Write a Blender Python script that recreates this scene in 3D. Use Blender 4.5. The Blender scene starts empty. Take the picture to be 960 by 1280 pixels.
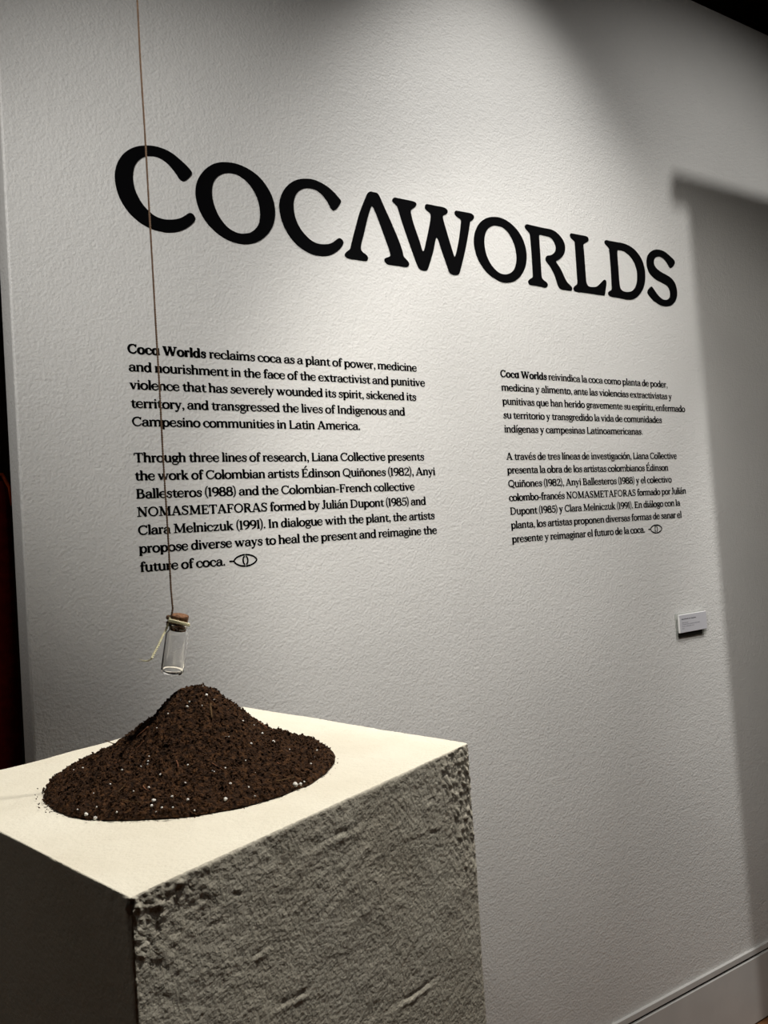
import bpy, bmesh, math, random
from mathutils import Vector, Matrix, noise

random.seed(7)
SC = bpy.context.scene
COL = SC.collection

# ------------------------------------------------------------------ camera, world, lamps, exposure
WALL_Y = 1.55          # front face of the lettered wall (the wall runs along X)
EYE = 1.5035
cam_data = bpy.data.cameras.new('camera')
cam_data.sensor_fit = 'VERTICAL'
cam_data.sensor_height = 36.0
cam_data.lens = 28.853
cam_data.clip_start = 0.02
cam = bpy.data.objects.new('camera', cam_data)
COL.objects.link(cam)
R_ = Vector((0.84332, -0.53347, -0.06500)); D_ = Vector((-0.03905, 0.05980, -0.99745)); F_ = Vector((0.53599, 0.84370, 0.02960))
cam.matrix_world = Matrix(((R_.x, -D_.x, -F_.x, 0), (R_.y, -D_.y, -F_.y, 0), (R_.z, -D_.z, -F_.z, EYE), (0, 0, 0, 1)))
SC.camera = cam

w = bpy.data.worlds.new('world'); SC.world = w; w.use_nodes = True
w.node_tree.nodes['Background'].inputs[0].default_value = (0.9, 0.93, 1.0, 1)
w.node_tree.nodes['Background'].inputs[1].default_value = 0.004

def spot(name, loc, aim, power, angle, blend, size, col=(1, 0.95, 0.88)):
    d = bpy.data.lights.new(name, 'SPOT')
    d.energy = power; d.spot_size = math.radians(angle); d.spot_blend = blend
    d.shadow_soft_size = size; d.color = col
    o = bpy.data.objects.new(name, d); COL.objects.link(o)
    o.location = loc
    o.rotation_euler = (Vector(aim) - Vector(loc)).to_track_quat('-Z', 'Y').to_euler()
    return o

PLX, PLY = .2885, .9093     # the heap of soil and the twine
CARD_LAMP = (2.38, 0.64, 3.27)
NEUTRAL = (1, .975, .94)
spot('lamp_plinth', (PLX + .72, PLY - .246, 3.45), (PLX, PLY, 1.25), 255, 30, .6, .035, (1, .95, .87))
spot('lamp_title', (1.395, 0.754, 3.483), (1.375, 1.55, 2.018), 63.9, 58.3, 1.00, .05, NEUTRAL)
spot('lamp_card', CARD_LAMP, (2.0, 1.55, -4.0), 37, 152, 1.0, .04, NEUTRAL)
spot('added_low_spot', (2.38, 0.64, 3.22), (2.70, 1.55, .70), 130, 46, 1.0, .03, NEUTRAL)  # extra spot added to brighten the lower right wall
spot('lamp_left', (-0.714, 0.211, 2.729), (0.937, 1.55, 1.841), 109.4, 52.1, 1.00, .04, NEUTRAL)
spot('added_fill_spot', (0.502, 0.141, 2.500), (1.924, 1.55, 1.102), 58.3, 78.8, 0.56, .06, (1, .955, .89))  # added fill, aimed to lift the wall while sparing the plinth face
spot('added_beyond_spot', (-1.9, 2.4, 3.3), (-.1, 2.2, 1.3), 21, 95, .6, .08, (1, .95, .87))  # unseen spot added to bring up the red cloth and the wall end

SC.view_settings.view_transform = 'Standard'
SC.view_settings.look = 'None'
SC.view_settings.exposure = 0.0
SC.view_settings.gamma = 1.0
SC.view_settings.use_curve_mapping = False

# ------------------------------------------------------------------ helpers
def tag(o, label=None, cat=None, group=None, kind=None):
    if label: o['label'] = label
    if cat: o['category'] = cat
    if group: o['group'] = group
    if kind: o['kind'] = kind
    return o

def empty(name, loc=(0, 0, 0)):
    o = bpy.data.objects.new(name, None); COL.objects.link(o)
    o.location = loc; o.empty_display_size = 0.05
    return o

def obj(name, me, mat=None, parent=None, smooth=False):
    """link a mesh whose vertices are in world space; with a parent keep them there"""
    o = bpy.data.objects.new(name, me); COL.objects.link(o)
    if mat: me.materials.append(mat)
    if smooth:
        for p in me.polygons: p.use_smooth = True
    if parent:
        o.parent = parent
        me.transform(Matrix.Translation(-parent.location))
    return o

def mesh_of(name, v, f):
    me = bpy.data.meshes.new(name); me.from_pydata(v, [], f); me.update(); return me

def bm_mesh(name, bm):
    me = bpy.data.meshes.new(name); bm.normal_update(); bm.to_mesh(me); bm.free(); return me

def box_bm(bm, x0, x1, y0, y1, z0, z1):
    r = bmesh.ops.create_cube(bm, size=1)
    for v in r['verts']:
        v.co = Vector((x0 + (v.co.x + .5) * (x1 - x0), y0 + (v.co.y + .5) * (y1 - y0), z0 + (v.co.z + .5) * (z1 - z0)))
    return r['verts']

def box(name, x0, x1, y0, y1, z0, z1, mat, parent=None, bevel=0.0, seg=2):
    bm = bmesh.new(); box_bm(bm, x0, x1, y0, y1, z0, z1)
    if bevel: bmesh.ops.bevel(bm, geom=bm.edges[:], offset=bevel, segments=seg, affect='EDGES', profile=0.5)
    bmesh.ops.recalc_face_normals(bm, faces=bm.faces[:])
    return obj(name, bm_mesh(name, bm), mat, parent)

def struct(o):
    o['kind'] = 'structure'; return o

def tube(pts, rad, seg=8, caps=True):
    """(verts, faces) of a tube along pts; rad a number or a list"""
    v, f = [], []
    n = len(pts); pts = [Vector(p) for p in pts]
    up = Vector((0.3, 0.9, 0.1))
    for i, p in enumerate(pts):
        t = (pts[min(i + 1, n - 1)] - pts[max(i - 1, 0)]).normalized()
        a = t.cross(up)
        if a.length < 1e-3: a = t.cross(Vector((1, 0, 0)))
        a.normalize(); b = t.cross(a)
        r = rad[i] if isinstance(rad, (list, tuple)) else rad
        for k in range(seg):
            an = 2 * math.pi * k / seg
            v.append(tuple(p + a * (r * math.cos(an)) + b * (r * math.sin(an))))
    for i in range(n - 1):
        for k in range(seg):
            f.append((i * seg + k, i * seg + (k + 1) % seg, (i + 1) * seg + (k + 1) % seg, (i + 1) * seg + k))
    if caps:
        f.append(tuple(range(seg - 1, -1, -1))); f.append(tuple(range((n - 1) * seg, n * seg)))
    return v, f

class MB:
    def __init__(s): s.v = []; s.f = []
    def add(s, vf):
        o = len(s.v); s.v += vf[0]; s.f += [tuple(i + o for i in q) for q in vf[1]]
    def build(s, name, mat, parent=None, smooth=True):
        return obj(name, mesh_of(name, s.v, s.f), mat, parent, smooth)

def catmull(pts, n=6, closed=False):
    out = []; m = len(pts)
    rng = range(m) if closed else range(m - 1)
    for i in rng:
        if closed: p0, p1, p2, p3 = pts[i - 1], pts[i], pts[(i + 1) % m], pts[(i + 2) % m]
        else: p0, p1, p2, p3 = pts[max(i - 1, 0)], pts[i], pts[i + 1], pts[min(i + 2, m - 1)]
        for k in range(n):
            t = k / n
            out.append(tuple(.5 * ((2 * b) + (c - a) * t + (2 * a - 5 * b + 4 * c - d) * t * t + (3 * b - a - 3 * c + d) * t ** 3)
                             for a, b, c, d in zip(p0, p1, p2, p3)))
    if not closed: out.append(tuple(pts[-1]))
    return out

# ------------------------------------------------------------------ materials
def new_mat(name):
    m = bpy.data.materials.new(name); m.use_nodes = True
    nt = m.node_tree; return m, nt, nt.nodes['Principled BSDF']

def simple(name, col, rough=0.6, spec=0.5, noise_scale=None, amt=0.15, bump=0.0, bscale=None):
    m, nt, b = new_mat(name)
    b.inputs['Roughness'].default_value = rough
    b.inputs['Specular IOR Level'].default_value = spec
    b.inputs['Base Color'].default_value = (*col, 1)
    if noise_scale:
        tc = nt.nodes.new('ShaderNodeTexCoord'); nz = nt.nodes.new('ShaderNodeTexNoise')
        nz.inputs['Scale'].default_value = noise_scale; nz.inputs['Detail'].default_value = 5
        nt.links.new(tc.outputs['Object'], nz.inputs['Vector'])
        rp = nt.nodes.new('ShaderNodeValToRGB')
        rp.color_ramp.elements[0].position = .3; rp.color_ramp.elements[1].position = .7
        rp.color_ramp.elements[0].color = (*[c * (1 - amt) for c in col], 1)
        rp.color_ramp.elements[1].color = (*[min(1, c * (1 + amt)) for c in col], 1)
        nt.links.new(nz.outputs['Fac'], rp.inputs['Fac']); nt.links.new(rp.outputs['Color'], b.inputs['Base Color'])
        if bump:
            n2 = nz
            if bscale:
                n2 = nt.nodes.new('ShaderNodeTexNoise'); n2.inputs['Scale'].default_value = bscale; n2.inputs['Detail'].default_value = 4
                nt.links.new(tc.outputs['Object'], n2.inputs['Vector'])
            bp = nt.nodes.new('ShaderNodeBump'); bp.inputs['Strength'].default_value = 1.0; bp.inputs['Distance'].default_value = bump
            nt.links.new(n2.outputs['Fac'], bp.inputs['Height']); nt.links.new(bp.outputs['Normal'], b.inputs['Normal'])
    return m

def wall_paint(name, col, s1, d1, s2, d2):
    """roller painted wall: orange peel plus slow waves"""
    m, nt, b = new_mat(name)
    b.inputs['Roughness'].default_value = .5; b.inputs['Specular IOR Level'].default_value = .25
    tc = nt.nodes.new('ShaderNodeTexCoord')
    def nz(scale, det, stretch=None):
        n = nt.nodes.new('ShaderNodeTexNoise'); n.inputs['Scale'].default_value = scale; n.inputs['Detail'].default_value = det
        if stretch:
            mp = nt.nodes.new('ShaderNodeMapping'); mp.inputs['Scale'].default_value = stretch
            nt.links.new(tc.outputs['Object'], mp.inputs['Vector']); nt.links.new(mp.outputs['Vector'], n.inputs['Vector'])
        else: nt.links.new(tc.outputs['Object'], n.inputs['Vector'])
        return n
    a = nz(s1, 2.5); c = nz(s2, 2.0); e = nz(3.0, 3)
    rp = nt.nodes.new('ShaderNodeValToRGB')
    rp.color_ramp.elements[0].position = .35; rp.color_ramp.elements[1].position = .65
    rp.color_ramp.elements[0].color = (*[x * .97 for x in col], 1); rp.color_ramp.elements[1].color = (*[min(1, x * 1.03) for x in col], 1)
    nt.links.new(e.outputs['Fac'], rp.inputs['Fac']); nt.links.new(rp.outputs['Color'], b.inputs['Base Color'])
    b1 = nt.nodes.new('ShaderNodeBump'); b1.inputs['Distance'].default_value = d2
    nt.links.new(c.outputs['Fac'], b1.inputs['Height'])
    b2 = nt.nodes.new('ShaderNodeBump'); b2.inputs['Distance'].default_value = d1
    nt.links.new(a.outputs['Fac'], b2.inputs['Height']); nt.links.new(b1.outputs['Normal'], b2.inputs['Normal'])
    nt.links.new(b2.outputs['Normal'], b.inputs['Normal'])
    return m

def glass(name, col=(1, 1, 1), rough=0.0, ior=1.47):
    m, nt, b = new_mat(name)
    b.inputs['Base Color'].default_value = (*col, 1); b.inputs['Roughness'].default_value = rough
    b.inputs['Transmission Weight'].default_value = 1.0; b.inputs['IOR'].default_value = ior
    return m

M = {}
M['wall'] = wall_paint('white_wall_paint', (.77, .765, .74), 180, .0017, 62, .0013)
M['dark_wall'] = simple('dark_back_wall_paint', (.34, .32, .28), .8, .2, 6)
M['grey_wall'] = simple('grey_room_paint', (.30, .29, .275), .8, .2, 4)
M['board_white'] = simple('painted_board', (.62, .61, .585), .45, .35, 9, .05, .0004, 60)
M['ceiling'] = simple('dark_stained_ceiling', (.07, .05, .033), .8, .2, 14, .5)
M['black_vinyl'] = simple('black_vinyl', (.0025, .0025, .003), .7, .03)
M['text_ink'] = simple('black_text_vinyl', (.004, .004, .0045), .7, .03)
M['red_cloth'] = simple('dark_red_cloth', (.20, .010, .008), .9, .1, 30, .25)
M['orange_trim'] = simple('orange_red_hem', (.60, .09, .02), .8, .1)
M['cork'] = simple('cork', (.19, .095, .05), .85, .2, 330, .75, .0012, 700)
M['twine'] = simple('jute_twine', (.15, .095, .06), .9, .1, 500, .35)
M['twine_lit'] = simple('lit_jute_twine', (.92, .80, .54), .85, .1, 500, .3)  # same jute, with the light on loops and tail put into its colour
M['glass'] = glass('clear_glass')
M['card'] = simple('white_card', (.66, .66, .70), .5, .3)
M['card_edge'] = simple('white_card_edge', (.85, .85, .84), .5, .3)
M['card_ink'] = simple('card_ink', (.07, .07, .09), .6, .2)
M['card_ink_grey'] = simple('card_grey_ink', (.26, .26, .30), .6, .2)
def clear_sheet(name):
    m, nt, b = new_mat(name)
    t = nt.nodes.new('ShaderNodeBsdfTransparent'); g = nt.nodes.new('ShaderNodeBsdfGlossy'); x = nt.nodes.new('ShaderNodeMixShader')
    t.inputs[0].default_value = (.94, .95, .94, 1); g.inputs['Roughness'].default_value = .08; x.inputs[0].default_value = .08
    nt.links.new(t.outputs[0], x.inputs[1]); nt.links.new(g.outputs[0], x.inputs[2])
    nt.links.new(x.outputs[0], nt.nodes['Material Output'].inputs['Surface'])
    return m
M['acrylic'] = clear_sheet('clear_acrylic')
M['strip'] = simple('near_black_strip', (.018, .016, .013), .7, .2)  # near-black: the strip below the card, and the skirting gap's painted shade
M['perlite'] = simple('white_perlite', (.78, .76, .72), .9, .2, 900, .15, .0004, 1500)
M['twig'] = simple('dry_twig', (.10, .06, .03), .9, .1, 300, .4)
M['bark'] = simple('reddish_bark', (.20, .085, .045), .85, .2, 500, .4)

def floor_mat():
    m, nt, b = new_mat('orange_brown_boards')
    tc = nt.nodes.new('ShaderNodeTexCoord'); br = nt.nodes.new('ShaderNodeTexBrick')
    br.inputs['Color1'].default_value = (.24, .105, .042, 1); br.inputs['Color2'].default_value = (.19, .08, .032, 1); br.inputs['Mortar'].default_value = (.03, .015, .008, 1)
    br.inputs['Scale'].default_value = 1; br.inputs['Mortar Size'].default_value = .003
    br.inputs['Brick Width'].default_value = 1.4; br.inputs['Row Height'].default_value = .12
    nt.links.new(tc.outputs['Object'], br.inputs['Vector']); nt.links.new(br.outputs['Color'], b.inputs['Base Color'])
    b.inputs['Roughness'].default_value = .4
    return m
M['floor'] = floor_mat()

def plaster_mat():
    m, nt, b = new_mat('cream_plaster')
    b.inputs['Roughness'].default_value = .85; b.inputs['Specular IOR Level'].default_value = .2
    tc = nt.nodes.new('ShaderNodeTexCoord')
    n1 = nt.nodes.new('ShaderNodeTexNoise'); n1.inputs['Scale'].default_value = 9; n1.inputs['Detail'].default_value = 6
    n2 = nt.nodes.new('ShaderNodeTexNoise'); n2.inputs['Scale'].default_value = 260; n2.inputs['Detail'].default_value = 4
    n3 = nt.nodes.new('ShaderNodeTexNoise'); n3.inputs['Scale'].default_value = 70; n3.inputs['Detail'].default_value = 5
    for n in (n1, n2, n3): nt.links.new(tc.outputs['Object'], n.inputs['Vector'])
    rp = nt.nodes.new('ShaderNodeValToRGB')
    rp.color_ramp.elements[0].position = .3; rp.color_ramp.elements[1].position = .7
    rp.color_ramp.elements[0].color = (.70, .655, .54, 1); rp.color_ramp.elements[1].color = (.77, .735, .625, 1)
    nt.links.new(n1.outputs['Fac'], rp.inputs['Fac']); nt.links.new(rp.outputs['Color'], b.inputs['Base Color'])
    b1 = nt.nodes.new('ShaderNodeBump'); b1.inputs['Distance'].default_value = .0009
    nt.links.new(n3.outputs['Fac'], b1.inputs['Height'])
    b2 = nt.nodes.new('ShaderNodeBump'); b2.inputs['Distance'].default_value = .0008
    nt.links.new(n2.outputs['Fac'], b2.inputs['Height']); nt.links.new(b1.outputs['Normal'], b2.inputs['Normal'])
    nt.links.new(b2.outputs['Normal'], b.inputs['Normal'])
    return m
M['plaster'] = plaster_mat()

def soil_mat():
    m, nt, b = new_mat('dark_brown_soil')
    b.inputs['Roughness'].default_value = .95; b.inputs['Specular IOR Level'].default_value = .15
    tc = nt.nodes.new('ShaderNodeTexCoord')
    n1 = nt.nodes.new('ShaderNodeTexNoise'); n1.inputs['Scale'].default_value = 230; n1.inputs['Detail'].default_value = 6
    n2 = nt.nodes.new('ShaderNodeTexNoise'); n2.inputs['Scale'].default_value = 420; n2.inputs['Detail'].default_value = 6
    for n in (n1, n2): nt.links.new(tc.outputs['Object'], n.inputs['Vector'])
    rp = nt.nodes.new('ShaderNodeValToRGB')
    e = rp.color_ramp.elements
    e[0].position = .3; e[0].color = (.012, .006, .0035, 1); e[1].position = .72; e[1].color = (.10, .046, .019, 1)
    k = e.new(.5); k.color = (.038, .018, .0085, 1)
    nt.links.new(n1.outputs['Fac'], rp.inputs['Fac']); nt.links.new(rp.outputs['Color'], b.inputs['Base Color'])
    bp = nt.nodes.new('ShaderNodeBump'); bp.inputs['Distance'].default_value = .003
    nt.links.new(n2.outputs['Fac'], bp.inputs['Height']); nt.links.new(bp.outputs['Normal'], b.inputs['Normal'])
    return m
M['soil'] = soil_mat()

# ------------------------------------------------------------------ the room
struct(box('floor', -4, 5.5, -3.5, 6, -.1, 0, M['floor']))
struct(box('ceiling', -4, 5.5, -3.5, 6, 3.75, 3.85, M['ceiling']))
struct(box('wall_front', .2341, 5.5, WALL_Y, WALL_Y + .1018, 0, 3.108, M['wall'], bevel=.004, seg=2))
struct(box('wall_back', -4, 5.5, -3.6, -3.5, 0, 3.75, M['grey_wall']))
struct(box('wall_left', -4.1, -4, -3.6, 6.1, 0, 3.75, M['dark_wall']))
struct(box('wall_right', 5.5, 5.6, -3.6, 6.1, 0, 3.75, M['grey_wall']))
struct(box('wall_far', -4, 5.5, 6, 6.1, 0, 3.75, M['dark_wall']))
for i in range(11):
    struct(box('trim_%d' % (i + 4), -3.6 + .82 * i, -3.5 + .82 * i, -3.5, 6, 3.55, 3.75, M['ceiling'], bevel=.006, seg=1))
# skirting of the lettered wall: a thin cap, a near-black strip painting the gap's shade, a flat board
struct(box('trim_1', .2341, 5.5, WALL_Y - .0075, WALL_Y + .002, .1965, .2125, M['board_white'], bevel=.001, seg=1))
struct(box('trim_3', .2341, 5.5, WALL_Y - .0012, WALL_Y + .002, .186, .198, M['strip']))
struct(box('baseboard_front', .2341, 5.5, WALL_Y - .0085, WALL_Y + .002, .005, .1885, M['board_white'], bevel=.0012, seg=1))
# partition just out of the frame on the right: slightly slanting edge and an overhanging cap
# partition just outside the frame on the right: a plain panel under a narrow overhanging cap
def slanted_partition():
    bm = bmesh.new(); vs = box_bm(bm, PX0, 3.4, 1.18, 1.20, 0, PZ0 + .004)
    for v in vs:
        if v.co.x < 2.6 and v.co.z < 1: v.co.x = PX0 + .045
    bmesh.ops.bevel(bm, geom=bm.edges[:], offset=.002, segments=1, affect='EDGES')
    return bm_mesh('wall_partition', bm)
def before(x, z, y=1.19):          # where a shadow edge seen on the wall at (x, z) starts
    t = (WALL_Y - CARD_LAMP[1]) / (y - CARD_LAMP[1])
    return CARD_LAMP[0] + (x - CARD_LAMP[0]) / t, CARD_LAMP[2] + (z - CARD_LAMP[2]) / t
(PX0, PZ0), (CX0, CZ1) = before(2.145, 2.455), before(2.075, 2.515)
struct(obj('wall_partition', slanted_partition(), M['grey_wall']))
struct(box('trim_2', CX0, 3.45, 1.172, 1.208, PZ0, CZ1, M['grey_wall'], bevel=.002, seg=1))


# title letters as outlines in wall coordinates (tenths of a millimetre: X, height)
HEADING = [
 ('C', [[4927,22909,5104,22929,5281,22911,5438,22856,5585,22764,5712,22668,5799,22583,5820,22526,5792,22466,5726,22393,5662,22341,5606,22331,5555,22362,5505,22437,5429,22530,5335,22626,5229,22689,5112,22722,4994,22715,4875,22676,4763,22585,4679,22458,4639,22307,4631,22169,4650,22026,4696,21898,4766,21769,4847,21669,4939,21585,5043,21527,5160,21501,5279,21504,5401,21527,5524,21572,5626,21638,5695,21693,5757,21709,5807,21678,5834,21616,5814,21552,5743,21470,5646,21391,5540,21328,5427,21281,5285,21250,5126,21245,4950,21267,4789,21323,4650,21407,4523,21519,4426,21649,4350,21800,4303,21976,4288,22165,4307,22314,4358,22468,4451,22622,4572,22747,4730,22847]]),
 ('O', [[6547,22891,6744,22908,6940,22880,7137,22811,7310,22701,7448,22548,7551,22363,7600,22157,7599,21942,7544,21741,7441,21566,7294,21417,7129,21310,6946,21249,6747,21230,6552,21257,6373,21322,6210,21428,6070,21564,5965,21727,5897,21910,5870,22108,5896,22306,5974,22487,6094,22648,6239,22774,6394,22853], [6598,22676,6466,22630,6353,22548,6271,22430,6226,22282,6220,22117,6249,21957,6307,21802,6394,21661,6505,21544,6631,21475,6760,21446,6894,21461,7019,21504,7130,21594,7212,21712,7250,21856,7259,22016,7232,22192,7164,22361,7061,22508,6924,22618,6762,22679]]),
 ('C', [[8386,22882,8570,22897,8753,22863,8924,22797,9075,22702,9188,22599,9237,22542,9228,22484,9169,22399,9100,22319,9034,22290,8979,22313,8937,22389,8871,22490,8774,22589,8656,22661,8535,22688,8402,22678,8278,22632,8172,22547,8098,22425,8056,22273,8056,22101,8086,21951,8142,21824,8224,21705,8318,21613,8424,21537,8553,21490,8686,21485,8821,21504,8939,21549,9039,21619,9116,21677,9180,21676,9229,21627,9229,21565,9176,21483,9074,21385,8953,21304,8813,21247,8657,21220,8473,21223,8304,21265,8139,21343,7998,21455,7880,21595,7793,21753,7737,21933,7712,22118,7731,22282,7791,22445,7889,22597,8026,22730,8191,22827]]),
 ('Λ', [[10032,22883,10112,22884,10203,22879,10260,22840,10322,22720,10410,22533,10517,22322,10623,22093,10729,21853,10814,21609,10837,21497,10906,21435,10968,21373,10976,21312,10923,21256,10828,21244,10682,21249,10516,21246,10393,21248,10324,21280,10297,21332,10321,21384,10406,21424,10460,21457,10465,21519,10425,21662,10340,21894,10256,22126,10172,22339,10094,22508,10047,22549,10012,22486,9927,22283,9851,22065,9774,21831,9698,21615,9686,21502,9725,21447,9801,21406,9847,21361,9849,21301,9809,21253,9710,21249,9515,21250,9341,21253,9266,21286,9255,21338,9303,21400,9385,21462,9419,21534,9481,21712,9579,21990,9678,22261,9784,22501,9889,22708,9958,22832]]),
 ('W', [[10689,22854,10782,22856,10970,22856,11187,22854,11282,22835,11300,22785,11259,22726,11172,22661,11127,22609,11133,22518,11174,22342,11240,22147,11319,21929,11377,21731,11416,21695,11458,21765,11531,21982,11623,22260,11692,22514,11696,22630,11643,22672,11569,22721,11549,22780,11582,22843,11658,22855,11855,22853,12084,22855,12182,22829,12221,22771,12180,22702,12096,22658,12063,22606,12082,22492,12138,22301,12216,22031,12289,21795,12332,21683,12380,21736,12457,21947,12539,22230,12599,22511,12608,22619,12547,22665,12463,22708,12433,22775,12473,22833,12562,22838,12754,22840,12949,22837,13020,22795,13024,22731,12974,22676,12900,22628,12879,22553,12791,22230,12689,21907,12573,21584,12497,21386,12443,21274,12367,21234,12221,21231,12152,21270,12104,21385,12023,21608,11930,21864,11885,22008,11834,22078,11790,21995,11706,21729,11601,21473,11516,21291,11456,21233,11318,21232,11246,21269,11192,21376,11091,21648,10980,21950,10870,22274,10785,22554,10753,22650,10691,22708,10628,22754,10633,22811]]),
 ('O', [[13690,22869,13888,22877,14083,22839,14265,22760,14424,22649,14557,22500,14644,22330,14691,22145,14689,21953,14641,21756,14539,21571,14400,21416,14232,21302,14048,21239,13847,21216,13654,21254,13466,21325,13304,21432,13158,21581,13056,21744,12998,21919,12973,22116,13004,22303,13078,22473,13197,22633,13346,22751,13514,22830], [13715,22653,13581,22616,13466,22538,13382,22433,13327,22299,13305,22162,13315,21995,13352,21849,13415,21714,13511,21591,13633,21496,13758,21440,13900,21430,14023,21455,14140,21514,14237,21603,14305,21732,14341,21874,14344,22030,14315,22198,14256,22345,14172,22471,14059,22575,13911,22645]]),
 ('R', [[14768,22841,14861,22844,15067,22839,15318,22834,15572,22835,15741,22813,15885,22746,16006,22651,16082,22533,16102,22407,16067,22274,15991,22168,15885,22083,15782,22022,15732,21988,15763,21940,15851,21847,15936,21714,16010,21579,16097,21468,16200,21400,16254,21341,16244,21284,16174,21252,15999,21255,15848,21261,15766,21304,15712,21417,15663,21570,15590,21704,15497,21835,15409,21911,15362,21976,15364,22040,15416,22102,15525,22132,15636,22178,15719,22252,15760,22345,15748,22439,15702,22528,15623,22597,15509,22628,15361,22631,15235,22632,15186,22601,15178,22424,15178,22141,15172,21858,15169,21607,15179,21491,15236,21435,15327,21390,15368,21340,15348,21282,15282,21248,15125,21250,14917,21254,14763,21252,14695,21296,14690,21350,14757,21411,14844,21460,14865,21525,14869,21727,14875,22008,14873,22319,14864,22552,14850,22620,14784,22680,14717,22733,14713,22794]]),
 ('L', [[16374,22838,16469,22839,16681,22839,16896,22842,16991,22821,17021,22763,16989,22697,16898,22653,16818,22603,16799,22523,16807,22354,16809,22091,16808,21813,16811,21582,16848,21486,16926,21448,17056,21451,17190,21477,17306,21544,17427,21643,17522,21706,17587,21685,17595,21592,17550,21445,17506,21299,17465,21264,17277,21257,16972,21259,16650,21259,16416,21254,16324,21283,16309,21342,16357,21401,16447,21457,16475,21529,16477,21697,16481,22004,16483,22342,16482,22588,16460,22638,16371,22695,16324,22749,16325,22803]]),
 ('D', [[17716,22841,17822,22841,18079,22843,18339,22849,18555,22829,18748,22779,18917,22694,19061,22575,19169,22427,19229,22249,19241,22049,19207,21845,19130,21667,19012,21516,18864,21386,18698,21292,18517,21251,18297,21244,18017,21253,17804,21257,17679,21279,17639,21341,17681,21398,17771,21444,17803,21493,17813,21688,17819,22002,17822,22332,17815,22570,17790,22642,17712,22698,17654,22750,17660,22811], [18195,22624,18137,22583,18127,22386,18129,22145,18126,21874,18130,21663,18155,21538,18225,21478,18342,21457,18474,21467,18610,21504,18730,21585,18819,21694,18874,21823,18900,21979,18891,22146,18840,22293,18754,22420,18633,22527,18487,22599,18337,22628]]),
 ('S', [[19856,22865,20020,22867,20182,22841,20318,22784,20453,22715,20566,22650,20606,22583,20573,22507,20480,22424,20397,22387,20334,22406,20282,22471,20198,22563,20087,22628,19973,22661,19868,22658,19758,22617,19686,22545,19660,22464,19674,22380,19746,22303,19856,22246,19991,22199,20152,22158,20312,22111,20447,22039,20544,21939,20594,21809,20604,21667,20568,21520,20481,21392,20350,21292,20200,21234,20032,21207,19856,21213,19698,21252,19543,21315,19414,21395,19310,21485,19282,21536,19312,21608,19389,21686,19475,21731,19529,21701,19622,21610,19727,21512,19847,21439,19948,21402,20065,21401,20175,21433,20255,21504,20285,21602,20277,21696,20228,21785,20140,21847,20003,21886,19843,21923,19686,21968,19554,22031,19438,22126,19371,22242,19340,22370,19354,22496,19414,22627,19518,22734,19677,22821]]),
]

# ------------------------------------------------------------------ title lettering on the wall
title = empty('title_lettering', (1.24, WALL_Y, 2.125))
tag(title, 'large black title COCAWORLDS in rounded serif capitals across the white wall', 'lettering')
def wall_outline_mesh(name, contours, depth):
    """contours in wall coordinates (X, Z metres) -> thin solid standing on the wall"""
    cu = bpy.data.curves.new(name, 'CURVE'); cu.dimensions = '2D'; cu.fill_mode = 'BOTH'; cu.extrude = depth / 2
    for c in contours:
        p = catmull(c, 4, True)
        s = cu.splines.new('POLY'); s.points.add(len(p) - 1); s.use_cyclic_u = True
        for q, (x, z) in zip(s.points, p): q.co = (x, z, 0, 1)
    tmp = bpy.data.objects.new(name, cu)
    me = bpy.data.meshes.new_from_object(tmp)
    bpy.data.objects.remove(tmp); bpy.data.curves.remove(cu)
    me.transform(Matrix(((1, 0, 0, 0), (0, 0, -1, WALL_Y - depth / 2 - .0003), (0, 1, 0, 0), (0, 0, 0, 1))))
    me.name = name
    return me
for ch, cs in HEADING:
    contours = [[(c[i] / 10000, c[i + 1] / 10000) for i in range(0, len(c), 2)] for c in cs]
    obj('letter', wall_outline_mesh('letter', contours, .0012), M['black_vinyl'], title)

# ------------------------------------------------------------------ a soft serif face drawn with strokes (1000 units per em)
S, T = 156, 64
def arc(cx, cy, rx, ry, a0, a1, s=None, t=None, n=14):
    s = s or S; t = t or T
    out = []
    for i in range(n + 1):
        a = math.radians(a0 + (a1 - a0) * i / n); c = math.cos(a)
        out.append((cx + rx * c, cy + ry * math.sin(a), t + (s - t) * c * c))
    return (out, 0)
def sm(*p): return (catmull(list(p), 5), 1)
def ln(*p): return (list(p), 1)
def bt(*p): return (list(p), 0)
def stem(x, y0, y1, w=None): return bt((x, y0, w or S), (x, y1, w or S))
def foot(x, y=0, l=80, r=80, up=1):
    yy = y + 25 * up
    return [ln((x - l + 22, yy, 46), (x + r - 22, yy, 46)), bt((x, y + 20 * up, S + 62), (x, y + 52 * up, S + 26), (x, y + 92 * up, S))]
def flag(x, y): return [ln((x - 72, y - 42, 46), (x - 10, y - 26, 52)), bt((x - 8, y - 45, S + 14), (x, y - 100, S))]
def acute(x, y): return ln((x - 40, y + 10, 56), (x + 75, y + 140, 84))
def dot(x, y, d=112): return ln((x, y, d), (x + .5, y, d))
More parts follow.
